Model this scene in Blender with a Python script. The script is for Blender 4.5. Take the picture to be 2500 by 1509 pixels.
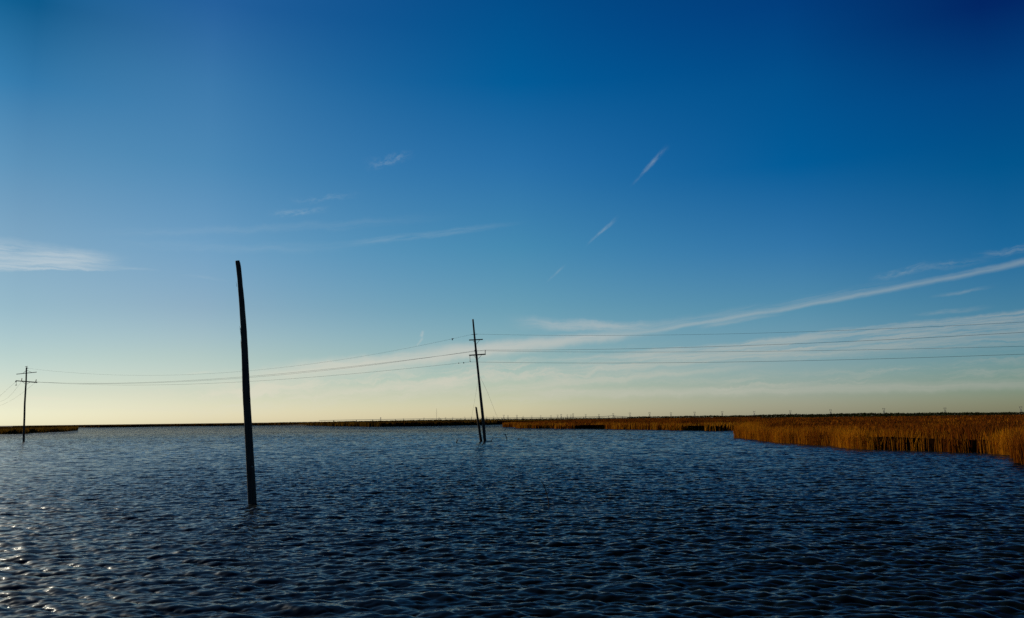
import bpy, math
import numpy as np
from mathutils import Matrix, Vector

for o in list(bpy.data.objects):
    bpy.data.objects.remove(o)
sc = bpy.context.scene
RNG = np.random.default_rng(7)

# ------------------------------------------------------------------ camera
EYE = 2.4                       # metres above the water
F = 1962.0                      # focal length in pixels of the 2500 px wide photo
pitch = math.atan((1024.5 - 754.5) / F)
roll = math.atan(.012)
f_ = np.array([0, math.cos(pitch), math.sin(pitch)])
r0 = np.array([1., 0, 0]); u0 = np.array([0, -math.sin(pitch), math.cos(pitch)])
r_ = math.cos(roll) * r0 - math.sin(roll) * u0
u_ = math.cos(roll) * u0 + math.sin(roll) * r0
cam = bpy.data.cameras.new('camera')
cam_ob = bpy.data.objects.new('camera', cam)
sc.collection.objects.link(cam_ob)
sc.camera = cam_ob
cam_ob.matrix_world = Matrix(((r_[0], u_[0], -f_[0], 0), (r_[1], u_[1], -f_[1], 0),
                              (r_[2], u_[2], -f_[2], EYE), (0, 0, 0, 1)))
cam.sensor_width = 36
cam.lens = 36 * F / 2500
cam.clip_start = 0.1
cam.clip_end = 60000

# ------------------------------------------------------------------ world, sun, exposure
SUN_AZ, SUN_EL = -44.0, 28.0    # degrees; azimuth from the view axis, minus = left
sc.view_settings.view_transform = 'Standard'
sc.view_settings.look = 'None'
sc.view_settings.exposure = 0.0
sc.view_settings.gamma = 1.0


def pray(x, y):
    d = f_ + r_ * ((x - 1250) / F) + u_ * ((754.5 - y) / F)
    return d


def azel(x, y):
    d = pray(x, y)
    return math.degrees(math.atan2(d[0], d[1])), math.degrees(math.atan2(d[2], math.hypot(d[0], d[1])))


world = bpy.data.worlds.new('World')
sc.world = world
world.use_nodes = True
WT = world.node_tree
WN, WL = WT.nodes, WT.links
bg = WN['Background']


def wmath(op, a, b=None, c=None, clamp=False):
    n = WN.new('ShaderNodeMath'); n.operation = op; n.use_clamp = clamp
    for i, v in enumerate((a, b, c)):
        if v is None:
            continue
        if isinstance(v, (int, float)):
            n.inputs[i].default_value = v
        else:
            WL.new(v, n.inputs[i])
    return n.outputs[0]


def wramp(v, a, b, c=0.0, d=1.0, smooth=True):
    n = WN.new('ShaderNodeMapRange')
    n.interpolation_type = 'SMOOTHSTEP' if smooth else 'LINEAR'
    n.clamp = True
    WL.new(v, n.inputs['Value'])
    for k, val in (('From Min', a), ('From Max', b), ('To Min', c), ('To Max', d)):
        n.inputs[k].default_value = val
    return n.outputs[0]


sky = WN.new('ShaderNodeTexSky')
sky.sky_type = 'NISHITA'
sky.sun_disc = False
sky.sun_elevation = math.radians(SUN_EL)
sky.sun_rotation = math.radians(SUN_AZ)
tc = WN.new('ShaderNodeTexCoord')
sx = WN.new('ShaderNodeSeparateXYZ')
WL.new(tc.outputs['Generated'], sx.inputs[0])
DX, DY, DZ = sx.outputs
AZ = wmath('MULTIPLY', wmath('ARCTAN2', DX, DY), 180 / math.pi)
EL = wmath('MULTIPLY', wmath('ARCSINE', DZ), 180 / math.pi)
# the air of this evening filters the clear-sky model: tint by height above the horizon, at five bearings
TINT = {
    50: [(0, (0.003, 0.078, 0.205)), (200, (0.024, 0.143, 0.311)), (400, (0.078, 0.216, 0.37)), (600, (0.155, 0.286, 0.416)), (750, (0.198, 0.326, 0.445)), (870, (0.266, 0.386, 0.5)), (960, (0.327, 0.437, 0.596)), (1020, (0.387, 0.544, 0.787))],
    500: [(0, (0.028, 0.171, 0.417)), (200, (0.062, 0.251, 0.466)), (400, (0.097, 0.301, 0.49)), (600, (0.184, 0.368, 0.53)), (750, (0.258, 0.389, 0.514)), (870, (0.342, 0.461, 0.551)), (960, (0.407, 0.519, 0.659)), (1015, (0.491, 0.63, 0.82))],
    1260: [(0, (0.003, 0.227, 0.513)), (200, (0.003, 0.281, 0.572)), (400, (0.063, 0.362, 0.633)), (600, (0.144, 0.458, 0.626)), (750, (0.256, 0.506, 0.614)), (870, (0.395, 0.571, 0.65)), (960, (0.6, 0.718, 0.771)), (1010, (0.819, 0.928, 0.97))],
    1950: [(0, (0.003, 0.194, 0.525)), (200, (0.003, 0.283, 0.607)), (400, (0.003, 0.317, 0.645)), (600, (0.105, 0.429, 0.713)), (750, (0.229, 0.526, 0.703)), (870, (0.404, 0.614, 0.777)), (960, (0.582, 0.722, 0.836)), (1000, (0.724, 0.809, 0.833))],
    2450: [(0, (0.003, 0.085, 0.355)), (200, (0.003, 0.221, 0.544)), (400, (0.003, 0.292, 0.59)), (600, (0.047, 0.363, 0.663)), (750, (0.17, 0.464, 0.683)), (870, (0.317, 0.57, 0.743)), (950, (0.471, 0.654, 0.699)), (1000, (0.638, 0.709, 0.628))],
}
EMAX = 90.0
elf = wmath('DIVIDE', EL, EMAX, clamp=True)
prev = None
azs = []
for xk, rows in TINT.items():
    cr = WN.new('ShaderNodeValToRGB')
    cr.color_ramp.interpolation = 'LINEAR'
    stops = sorted([(max(azel(xk, y)[1], 0.05) / EMAX, c) for y, c in rows])
    top = stops[-1]
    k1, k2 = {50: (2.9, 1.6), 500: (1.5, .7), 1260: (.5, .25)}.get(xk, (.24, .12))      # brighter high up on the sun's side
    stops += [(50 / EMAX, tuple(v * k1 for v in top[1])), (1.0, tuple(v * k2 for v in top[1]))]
    el_ = cr.color_ramp.elements
    el_[0].position = stops[0][0]; el_[0].color = (*stops[0][1], 1)
    el_[1].position = 1.0; el_[1].color = (*stops[-1][1], 1)
    for ps, c in stops[1:-1]:
        e = el_.new(ps); e.color = (*c, 1)
    WL.new(elf, cr.inputs[0])
    a = azel(xk, 600)[0]
    if prev is None:
        prev = cr.outputs[0]
    else:
        mx = WN.new('ShaderNodeMix'); mx.data_type = 'RGBA'
        WL.new(wramp(AZ, azs[-1], a, smooth=False), mx.inputs['Factor'])
        WL.new(prev, mx.inputs['A']); WL.new(cr.outputs[0], mx.inputs['B'])
        prev = mx.outputs['Result']
    azs.append(a)
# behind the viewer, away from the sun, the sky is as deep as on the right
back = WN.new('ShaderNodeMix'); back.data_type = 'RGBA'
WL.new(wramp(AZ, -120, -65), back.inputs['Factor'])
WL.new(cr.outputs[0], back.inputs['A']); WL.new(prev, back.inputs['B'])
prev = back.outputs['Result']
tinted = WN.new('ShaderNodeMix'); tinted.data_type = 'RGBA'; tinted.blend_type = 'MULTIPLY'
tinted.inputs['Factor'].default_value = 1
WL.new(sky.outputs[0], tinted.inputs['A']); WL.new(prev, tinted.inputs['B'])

# high cirrus and old contrails, laid out by bearing and height in the sky
pv = WN.new('ShaderNodeCombineXYZ')
WL.new(AZ, pv.inputs[0]); WL.new(EL, pv.inputs[1])
warp = WN.new('ShaderNodeTexNoise'); warp.inputs['Scale'].default_value = .45; warp.inputs['Detail'].default_value = 3
WL.new(pv.outputs[0], warp.inputs['Vector'])
WARP = wmath('SUBTRACT', warp.outputs['Fac'], .5)
warp2 = WN.new('ShaderNodeTexNoise'); warp2.inputs['Scale'].default_value = 2.6; warp2.inputs['Detail'].default_value = 5
warp2.inputs['Roughness'].default_value = .65
WL.new(pv.outputs[0], warp2.inputs['Vector'])
WARP = wmath('MULTIPLY_ADD', wmath('SUBTRACT', warp2.outputs['Fac'], .5), .35, WARP)
masks = []


def streak(x0, y0, x1, y1, w0, w1, s, warpamp=.5, fib=(.35, 4.0), ends=(.2, .2), lo=.35, hi=.62, soft=0.0, side=None):
    """one streak of ice cloud from (x0,y0) to (x1,y1); widths in degrees"""
    A, B = azel(x0, y0), azel(x1, y1)
    L = math.hypot(B[0] - A[0], B[1] - A[1])
    d = ((B[0] - A[0]) / L, (B[1] - A[1]) / L)
    t = wmath('ADD', wmath('MULTIPLY', AZ, d[0]), wmath('MULTIPLY_ADD', EL, d[1], -(A[0] * d[0] + A[1] * d[1])))
    n = wmath('ADD', wmath('MULTIPLY', AZ, -d[1]), wmath('MULTIPLY_ADD', EL, d[0], -(-A[0] * d[1] + A[1] * d[0])))
    nn = wmath('MULTIPLY_ADD', WARP, warpamp, n)
    tw = wramp(t, 0, L, w0, w1, smooth=False)
    q = wmath('DIVIDE', nn, tw)
    if side is None:
        m = wramp(wmath('ABSOLUTE', q), 1.0, soft, 0, 1)
    else:                                   # sharp on one side, feathered on the other
        m = wmath('MULTIPLY', wramp(q, -1.0, -1.0 + side[0]), wramp(q, 1.0, 1.0 - side[1]))
    m = wmath('MULTIPLY', m, wramp(t, 0, L * ends[0]))
    m = wmath('MULTIPLY', m, wramp(t, L, L * (1 - ends[1])))
    cv = WN.new('ShaderNodeCombineXYZ')
    WL.new(wmath('MULTIPLY', t, fib[0]), cv.inputs[0]); WL.new(wmath('MULTIPLY', nn, fib[1]), cv.inputs[1])
    cv.inputs[2].default_value = x0 * .013 + y1 * .007
    tx = WN.new('ShaderNodeTexNoise'); tx.inputs['Scale'].default_value = 1; tx.inputs['Detail'].default_value = 7
    tx.inputs['Roughness'].default_value = .68
    WL.new(cv.outputs[0], tx.inputs['Vector'])
    m = wmath('MULTIPLY', m, wramp(tx.outputs['Fac'], lo, hi))
    masks.append(wmath('MULTIPLY', m, s))


# left cirrus sheet
streak(-260, 598, 330, 638, 1.55, .55, .72, .5, (.22, 4.6), (.02, .3), .24, .62, side=(.14, .9))
streak(-200, 650, 300, 634, .30, .15, .40, .25, (.4, 5), (.02, .3), .2, .5)
streak(-60, 618, 290, 622, .22, .18, .25, .3, (.4, 5), (.1, .4), .25, .55)
streak(260, 652, 400, 660, .2, .1, .20, .2, (.5, 5), (.3, .4), .3, .6)
# mid-sky puffs and faint long arc
streak(880, 404, 1020, 372, .60, .45, .26, .9, (1.6, 3.2), (.5, .5), .36, .68)
streak(640, 524, 820, 508, .35, .4, .24, .7, (1.6, 4.0), (.4, .5), .34, .68)
streak(690, 490, 900, 474, .35, .3, .16, .9, (1.4, 4.0), (.4, .5), .36, .7)
streak(180, 590, 900, 606, .5, .5, .10, .7, (.2, 2), (.4, .3), .3, .7)
streak(740, 606, 1300, 538, .40, .30, .20, .4, (.3, 4), (.4, .4), .25, .65)
streak(120, 570, 1150, 520, .4, .5, .08, .8, (.2, 3), (.35, .35), .3, .6)
streak(430, 672, 570, 686, .2, .15, .10, .3, (.7, 5), (.4, .4), .3, .65)
# three short contrail fragments
streak(1532, 462, 1636, 350, .14, .30, .36, .25, (1.4, 5), (.6, .4), .28, .68)
streak(1424, 606, 1516, 522, .12, .24, .36, .3, (1.4, 5), (.5, .5), .28, .66)
streak(1326, 696, 1386, 642, .10, .14, .24, .2, (1.4, 5), (.5, .5), .28, .66)
streak(1016, 846, 1034, 822, .10, .14, .36, .3, (2.5, 6), (.3, .3), .2, .55)
streak(1028, 826, 1033, 804, .20, .15, .46, .2, (2.5, 6), (.35, .4), .2, .55)
# the long contrail and the band it spreads into
streak(1440, 832, 2720, 592, .16, .36, .50, .22, (.22, 4), (.22, .01), .12, .55)
streak(1500, 816, 2300, 668, .60, .42, .26, .4, (.22, 5), (.2, .3), .28, .66)
streak(1690, 802, 1930, 762, .24, .14, .40, .25, (.4, 5), (.3, .4), .2, .6)
streak(1220, 784, 1640, 802, .70, .5, .60, .7, (.32, 4.5), (.35, .35), .26, .66)
streak(1260, 800, 1700, 786, .5, .4, .35, .7, (.32, 4.5), (.35, .35), .26, .66)
streak(940, 868, 1640, 806, .80, .55, .85, .6, (.22, 3.2), (.3, .3), .08, .52)
streak(600, 905, 1420, 838, .70, .60, .85, .7, (.2, 3.0), (.3, .3), .10, .54)
streak(480, 925, 1150, 868, .6, .6, .60, .8, (.2, 3.2), (.35, .35), .2, .6)
streak(560, 940, 1100, 880, .6, .5, .50, .8, (.2, 3.2), (.35, .35), .22, .6)
# second broad band on the right
streak(1180, 912, 2720, 762, .8, 1.0, .64, .5, (.16, 4.6), (.3, .01), .28, .64, side=(.8, .35))
streak(1500, 880, 2720, 812, .5, .75, .48, .7, (.16, 5), (.3, .01), .32, .66)
streak(620, 975, 1420, 904, .5, .6, .48, .8, (.2, 4), (.3, .4), .2, .6)
streak(1060, 962, 2000, 876, .42, .55, .55, .7, (.2, 4), (.3, .4), .22, .6)
streak(1150, 962, 2700, 934, .5, .5, .45, .5, (.14, 4), (.2, .1), .18, .58)
# scraps on the right
streak(2110, 682, 2300, 640, .36, .40, .34, .8, (.9, 4), (.4, .5), .34, .66)
streak(2170, 672, 2440, 628, .30, .40, .22, .8, (.9, 4), (.4, .4), .34, .66)
streak(2360, 626, 2580, 592, .35, .45, .30, .8, (.9, 4), (.4, .2), .34, .66)
streak(2260, 728, 2440, 698, .16, .18, .32, .3, (.7, 5), (.4, .5), .25, .62)
streak(2210, 772, 2440, 746, .18, .24, .30, .4, (.7, 5), (.4, .5), .28, .64)
streak(2000, 806, 2120, 796, .08, .1, .2, .1, (.4, 4), (.4, .5), .2, .6)
# small bright flecks low on the left
streak(710, 942, 800, 923, .26, .18, .45, .25, (1.0, 5), (.4, .5), .2, .6)
streak(1050, 942, 1140, 913, .24, .22, .35, .4, (1.0, 5), (.4, .5), .22, .6)
streak(440, 912, 540, 908, .14, .12, .30, .3, (1.0, 5), (.4, .5), .25, .6)
streak(20, 972, 220, 976, .24, .16, .50, .2, (.4, 5), (.3, .5), .2, .6)
streak(-100, 984, 620, 1004, .35, .3, .25, .4, (.25, 5), (.2, .4), .25, .6)
# loose wisps in the low sky
streak(200, 985, 1750, 872, 1.6, 1.9, .85, 1.5, (.24, 1.7), (.25, .3), .40, .68)
streak(900, 985, 2700, 880, 1.0, 1.3, .50, 1.2, (.2, 2.2), (.25, .1), .42, .70)
cm = masks[0]
for m in masks[1:]:
    cm = wmath('SUBTRACT', wmath('ADD', cm, m), wmath('MULTIPLY', cm, m))
cm = wmath('MULTIPLY', cm, wramp(DY, .05, .3))
cloud = WN.new('ShaderNodeMix'); cloud.data_type = 'RGBA'
# sunlit ice is whiter high up and creamy through the thick air near the horizon (x strength 0.1)
sides = []
for lowc, highc in (((7.9, 7.6, 6.0, 1), (4.9, 5.9, 6.5, 1)), ((3.9, 4.0, 3.5, 1), (2.9, 3.7, 4.1, 1))):
    sm = WN.new('ShaderNodeMix'); sm.data_type = 'RGBA'
    WL.new(wramp(EL, 1.5, 9), sm.inputs['Factor'])
    sm.inputs['A'].default_value = lowc; sm.inputs['B'].default_value = highc
    sides.append(sm.outputs['Result'])
WL.new(wramp(AZ, -30, 32, smooth=False), cloud.inputs['Factor'])
WL.new(sides[0], cloud.inputs['A']); WL.new(sides[1], cloud.inputs['B'])
mixc = WN.new('ShaderNodeMix'); mixc.data_type = 'RGBA'
WL.new(wmath('MULTIPLY', cm, 1.0, clamp=True), mixc.inputs['Factor'])
WL.new(tinted.outputs['Result'], mixc.inputs['A']); WL.new(cloud.outputs['Result'], mixc.inputs['B'])
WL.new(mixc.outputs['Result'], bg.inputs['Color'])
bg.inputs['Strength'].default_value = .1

sun = bpy.data.lights.new('sun', 'SUN')
sun.energy = 4.2
sun.angle = math.radians(.5)
sun.color = (1.0, .86, .66)
sun_ob = bpy.data.objects.new('sun', sun)
sc.collection.objects.link(sun_ob)
sa, se = math.radians(SUN_AZ), math.radians(SUN_EL)
sdir = Vector((math.sin(sa) * math.cos(se), math.cos(sa) * math.cos(se), math.sin(se)))
sun_ob.rotation_euler = sdir.to_track_quat('Z', 'Y').to_euler()
sun_ob.location = (-40, 40, 40)
sc.cycles.sample_clamp_direct = 2.0
sc.cycles.sample_clamp_indirect = 4
sc.cycles.use_denoising = False
sc.cycles.max_bounces = 6
sc.cycles.glossy_bounces = 3
sc.cycles.transmission_bounces = 4
sc.cycles.diffuse_bounces = 2
sc.cycles.caustics_reflective = False


# ------------------------------------------------------------------ helpers
def ground(x, y, z=0.0):
    d = pray(x, y)
    t = (z - EYE) / d[2]
    return np.array([d[0] * t, d[1] * t, z])


def at(x, y, Y):
    d = pray(x, y)
    t = Y / d[1]
    return np.array([d[0] * t, Y, EYE + d[2] * t])


def hor(x):
    return 1024.5 - .012 * (x - 1250)


def mesh_np(name, verts, faces_list, mat, smooth=False, attrs=None):
    """faces_list: list of (n_faces, k) index arrays"""
    me = bpy.data.meshes.new(name)
    verts = np.asarray(verts, dtype=np.float32)
    me.vertices.add(len(verts))
    me.vertices.foreach_set('co', verts.ravel())
    loops = np.concatenate([f.ravel() for f in faces_list]).astype(np.int32)
    tot = np.concatenate([np.full(len(f), f.shape[1]) for f in faces_list]).astype(np.int32)
    start = np.concatenate([[0], np.cumsum(tot)[:-1]]).astype(np.int32)
    me.loops.add(len(loops)); me.polygons.add(len(tot))
    me.loops.foreach_set('vertex_index', loops)
    me.polygons.foreach_set('loop_start', start)
    me.polygons.foreach_set('loop_total', tot)
    me.polygons.foreach_set('use_smooth', np.full(len(tot), smooth))
    for k, a in (attrs or {}).items():
        at_ = me.attributes.new(k, 'FLOAT', 'POINT')
        at_.data.foreach_set('value', np.asarray(a, dtype=np.float32))
    me.materials.append(mat)
    me.update()
    me.validate()
    return me


def link(name, me, parent=None):
    o = bpy.data.objects.new(name, me)
    sc.collection.objects.link(o)
    if parent is not None:
        o.parent = parent
    return o


def empty(name, loc):
    o = bpy.data.objects.new(name, None)
    o.empty_display_size = .5
    sc.collection.objects.link(o)
    o.location = loc
    return o


def tag(o, label=None, cat=None, group=None, kind=None):
    for k, v in (('label', label), ('category', cat), ('group', group), ('kind', kind)):
        if v:
            o[k] = v
    return o


class MB:
    """collects tubes and boxes into one mesh"""
    def __init__(s):
        s.v, s.q, s.n = [], {}, 0

    def add(s, v, faces):
        v = np.asarray(v, float)
        for f in faces:
            s.q.setdefault(len(f), []).append([i + s.n for i in f])
        s.v.append(v); s.n += len(v)

    def tube(s, pts, rad, sides=8, cap=True, rough=0.0, seed=0):
        pts = [np.asarray(p, float) for p in pts]
        rad = [rad] * len(pts) if np.isscalar(rad) else list(rad)
        rg = np.random.default_rng(seed)
        vs = []
        ref = np.array([0, 0, 1.]) if abs((pts[-1] - pts[0])[2]) < .8 * np.linalg.norm(pts[-1] - pts[0]) else np.array([1., 0, 0])
        side_n = 1 + rough * rg.normal(size=sides)
        for i, p in enumerate(pts):
            d = pts[min(i + 1, len(pts) - 1)] - pts[max(i - 1, 0)]
            d = d / np.linalg.norm(d)
            a = np.cross(d, ref); a /= np.linalg.norm(a)
            b = np.cross(a, d)
            for k in range(sides):
                th = 2 * math.pi * k / sides
                rr = rad[i] * side_n[k] * (1 + rough * .6 * rg.normal())
                vs.append(p + (a * math.cos(th) + b * math.sin(th)) * rr)
        fs = []
        for i in range(len(pts) - 1):
            for k in range(sides):
                k2 = (k + 1) % sides
                fs.append([i * sides + k, i * sides + k2, (i + 1) * sides + k2, (i + 1) * sides + k])
        if cap:
            fs.append(list(range(sides))[::-1])
            fs.append([(len(pts) - 1) * sides + k for k in range(sides)])
        s.add(vs, fs)
        return s

    def bar(s, a, b, w, h, up=(0, 0, 1)):
        a = np.asarray(a, float); b = np.asarray(b, float)
        d = (b - a) / np.linalg.norm(b - a)
        sd = np.cross(d, np.asarray(up, float)); sd /= np.linalg.norm(sd)
        uu = np.cross(sd, d)
        e = min(w, h) * .12
        vs = []
        prof = [(-w / 2 + e, -h / 2), (w / 2 - e, -h / 2), (w / 2, -h / 2 + e), (w / 2, h / 2 - e),
                (w / 2 - e, h / 2), (-w / 2 + e, h / 2), (-w / 2, h / 2 - e), (-w / 2, -h / 2 + e)]
        for p in (a, b):
            for x, y in prof:
                vs.append(p + sd * x + uu * y)
        fs = [[k, (k + 1) % 8, 8 + (k + 1) % 8, 8 + k] for k in range(8)]
        fs.append(list(range(8))[::-1]); fs.append([8 + k for k in range(8)])
        s.add(vs, fs)
        return s

    def build(s, name, mat, parent=None, smooth=False, origin=None):
        v = np.concatenate(s.v)
        loc = np.zeros(3)
        if parent is not None:
            v = v - np.array(parent.location)
        elif origin is not None:
            loc = np.asarray(origin, float); v = v - loc
        me = mesh_np(name, v, [np.array(f) for f in s.q.values()], mat, smooth)
        o = link(name, me, parent)
        if parent is None:
            o.location = loc
        return o


def nodes_mat(name):
    m = bpy.data.materials.new(name)
    m.use_nodes = True
    nt = m.node_tree
    return m, nt, nt.nodes, nt.links, nt.nodes['Principled BSDF']


def simple_mat(name, col, rough=.6, metal=0.0, var=.25, scale=8.0):
    m, nt, N, L, P = nodes_mat(name)
    t = N.new('ShaderNodeTexCoord')
    nz = N.new('ShaderNodeTexNoise'); nz.inputs['Scale'].default_value = scale; nz.inputs['Detail'].default_value = 5
    L.new(t.outputs['Object'], nz.inputs['Vector'])
    cr = N.new('ShaderNodeValToRGB')
    cr.color_ramp.elements[0].color = (*[c * (1 - var) for c in col], 1)
    cr.color_ramp.elements[1].color = (*[c * (1 + var) for c in col], 1)
    cr.color_ramp.elements[0].position = .3; cr.color_ramp.elements[1].position = .7
    L.new(nz.outputs['Fac'], cr.inputs[0]); L.new(cr.outputs[0], P.inputs['Base Color'])
    P.inputs['Roughness'].default_value = rough
    P.inputs['Metallic'].default_value = metal
    return m


def wood_mat(name, dark, light, scale=1.0):
    """weathered round timber: long vertical checks and grain"""
    m, nt, N, L, P = nodes_mat(name)
    t = N.new('ShaderNodeTexCoord')
    mp = N.new('ShaderNodeMapping'); mp.inputs['Scale'].default_value = (34 * scale, 34 * scale, 1.1 * scale)
    L.new(t.outputs['Object'], mp.inputs['Vector'])
    nz = N.new('ShaderNodeTexNoise'); nz.inputs['Scale'].default_value = 1; nz.inputs['Detail'].default_value = 6
    nz.inputs['Roughness'].default_value = .65
    L.new(mp.outputs[0], nz.inputs['Vector'])
    n2 = N.new('ShaderNodeTexNoise'); n2.inputs['Scale'].default_value = 1.7 * scale; n2.inputs['Detail'].default_value = 4
    L.new(t.outputs['Object'], n2.inputs['Vector'])
    mx = N.new('ShaderNodeMath'); mx.operation = 'MULTIPLY_ADD'; mx.inputs[1].default_value = .45
    L.new(n2.outputs['Fac'], mx.inputs[0]); L.new(nz.outputs['Fac'], mx.inputs[2])
    cr = N.new('ShaderNodeValToRGB')
    cr.color_ramp.elements[0].color = (*dark, 1); cr.color_ramp.elements[1].color = (*light, 1)
    cr.color_ramp.elements[0].position = .55; cr.color_ramp.elements[1].position = .88
    L.new(mx.outputs[0], cr.inputs[0]); L.new(cr.outputs[0], P.inputs['Base Color'])
    bp = N.new('ShaderNodeBump'); bp.inputs['Strength'].default_value = .8; bp.inputs['Distance'].default_value = .02
    L.new(nz.outputs['Fac'], bp.inputs['Height']); L.new(bp.outputs[0], P.inputs['Normal'])
    P.inputs['Roughness'].default_value = .75
    P.inputs['Specular IOR Level'].default_value = .3
    return m


M_pole = wood_mat('weathered_pole_wood', (.008, .007, .006), (.055, .046, .037))
M_pole2 = wood_mat('grey_pole_wood', (.010, .008, .007), (.075, .06, .045))
M_brown = wood_mat('broken_pole_wood', (.014, .008, .004), (.08, .04, .015))
M_arm = wood_mat('crossarm_wood', (.012, .01, .008), (.05, .04, .03), 2)
M_steel = simple_mat('galvanised_steel', (.10, .10, .10), .55, .6)
M_wire = simple_mat('wire_metal', (.045, .045, .05), .6, .3)
M_porc = simple_mat('brown_porcelain', (.05, .03, .02), .25)
M_tower = simple_mat('tower_steel', (.24, .24, .24), .6, .4)
M_float = simple_mat('white_float_plastic', (.75, .76, .76), .4, 0, .05)
M_bird = simple_mat('bird_plumage', (.10, .09, .08), .8, 0, .5, 20)
M_conc = simple_mat('bridge_concrete', (.33, .31, .28), .8, 0, .15, .05)
M_stick = wood_mat('driftwood', (.015, .012, .01), (.06, .045, .035), 3)

# ------------------------------------------------------------------ water
def spectrum_tile(N, Lx, seed, lam_peak, rms_slope, wind, lam_min, lam_cut=None, spread=2.6):
    """random sea surface on a periodic tile: height and choppy shift"""
    rg = np.random.default_rng(seed)
    k1 = 2 * np.pi * np.fft.fftfreq(N, Lx / N)
    kx, ky = np.meshgrid(k1, k1, indexing='xy')
    k = np.hypot(kx, ky); k[0, 0] = 1
    kp = 2 * np.pi / lam_peak
    P = k ** -4.2 * np.exp(-1.1 * (kp / k) ** 2)
    P *= np.exp(-(k * lam_min / (2 * np.pi)) ** 2)
    ct = (kx * wind[0] + ky * wind[1]) / k
    P *= .035 + np.abs(ct) ** (2 * spread)
    if lam_cut:
        pass
    P[0, 0] = 0
    amp = np.sqrt(P)
    g = rg.normal(size=(N, N)) + 1j * rg.normal(size=(N, N))
    H = g * amp
    H = (H + np.conj(np.roll(np.flip(H), (1, 1), (0, 1)))) / 2
    hx = np.real(np.fft.ifft2(1j * kx * H)); hy = np.real(np.fft.ifft2(1j * ky * H))
    s = rms_slope / np.sqrt((hx ** 2 + hy ** 2).mean())
    H = H * s
    out = [np.real(np.fft.ifft2(H)),
           np.real(np.fft.ifft2(-1j * kx / k * H)), np.real(np.fft.ifft2(-1j * ky / k * H))]
    low = None
    if lam_cut:
        Hl = H * np.exp(-(k * lam_cut / (2 * np.pi)) ** 4)
        low = np.real(np.fft.ifft2(Hl))
    return [a.astype(np.float32) for a in out], (low.astype(np.float32) if low is not None else None), N, Lx


def sample(a, N, Lx, x, y):
    u = (x / Lx * N) % N; v = (y / Lx * N) % N
    i = np.floor(u).astype(np.int32) % N; j = np.floor(v).astype(np.int32) % N
    fu = (u - np.floor(u)).astype(np.float32); fv = (v - np.floor(v)).astype(np.float32)
    i2 = (i + 1) % N; j2 = (j + 1) % N
    return (a[j, i] * (1 - fu) + a[j, i2] * fu) * (1 - fv) + (a[j2, i] * (1 - fu) + a[j2, i2] * fu) * fv


WAVE_SLOPE = .29
wd = math.radians(8)
T1, low1, N1, L1 = spectrum_tile(1024, 23.3, 3, .44, WAVE_SLOPE, (math.sin(wd), math.cos(wd)), .06, .30)
wd2 = math.radians(-24)
T2, low2, N2, L2 = spectrum_tile(1024, 61.7, 6, 1.05, .105, (math.sin(wd2), math.cos(wd2)), .3, .9)

rs = [2.2]
while rs[-1] < 7000:
    r = rs[-1]
    if r < 7.5:
        dr = .05
    elif r < 14:
        dr = .022
    elif r < 150:
        dr = .0017 * r
    else:
        dr = .0017 * r * (1 + (r - 150) / 60)
        dr = min(dr, r * .05)
    rs.append(r + dr)
rs = np.array(rs)
ths = np.concatenate([np.radians(np.arange(-86, -42, .6)), np.arange(math.radians(-42), math.radians(42), .0021),
                      np.radians(np.arange(42.05, 86, .6))])
R, TH = np.meshgrid(rs, ths, indexing='ij')
X = (R * np.sin(TH)).ravel(); Y = (R * np.cos(TH)).ravel(); Rf = R.ravel()
c, s = math.cos(.5), math.sin(.5)
X2, Y2 = X * c - Y * s, X * s + Y * c
g1 = np.clip((Rf - 30) / 60, 0, 1)                      # short waves give way to the long ones with distance
fade = np.clip(1 - (Rf - 130) / 140, 0, 1)
# gusts: patches of livelier and calmer water
gust = .5 + .5 * np.sin(X * .11 + 2 * np.sin(Y * .045)) * np.sin(Y * .07 + 1.3 * np.sin(X * .06))
amp = (.66 + .60 * gust) * fade
hs = sample(T1[0], N1, L1, X, Y) * (1 - g1) + sample(low1, N1, L1, X, Y) * g1
hl = sample(T2[0], N2, L2, X2, Y2)
Z = (hs * amp + hl * fade)
chop = 1.0 * amp * (1 - g1)
DXs = sample(T1[1], N1, L1, X, Y) * chop
DYs = sample(T1[2], N1, L1, X, Y) * chop
Xd, Yd = X + DXs, Y + DYs
nr, nt_ = R.shape
idx = np.arange(nr * nt_).reshape(nr, nt_)
quads = np.stack([idx[:-1, :-1], idx[:-1, 1:], idx[1:, 1:], idx[1:, :-1]], -1).reshape(-1, 4)
far_attr = np.clip((Rf - 35) / 150, 0, 1)

m, nt, N_, L_, P_ = nodes_mat('choppy_lake_water')
geo = N_.new('ShaderNodeNewGeometry')
at_ = N_.new('ShaderNodeAttribute'); at_.attribute_name = 'far'


def vnoise(scale, detail, rough=.6):
    mp = N_.new('ShaderNodeMapping'); mp.inputs['Scale'].default_value = scale
    L_.new(geo.outputs['Position'], mp.inputs['Vector'])
    nz = N_.new('ShaderNodeTexNoise'); nz.inputs['Scale'].default_value = 1
    nz.inputs['Detail'].default_value = detail; nz.inputs['Roughness'].default_value = rough
    L_.new(mp.outputs[0], nz.inputs['Vector'])
    sb = N_.new('ShaderNodeVectorMath'); sb.operation = 'SUBTRACT'
    L_.new(nz.outputs['Color'], sb.inputs[0]); sb.inputs[1].default_value = (.5, .5, .5)
    return sb.outputs[0]


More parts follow.
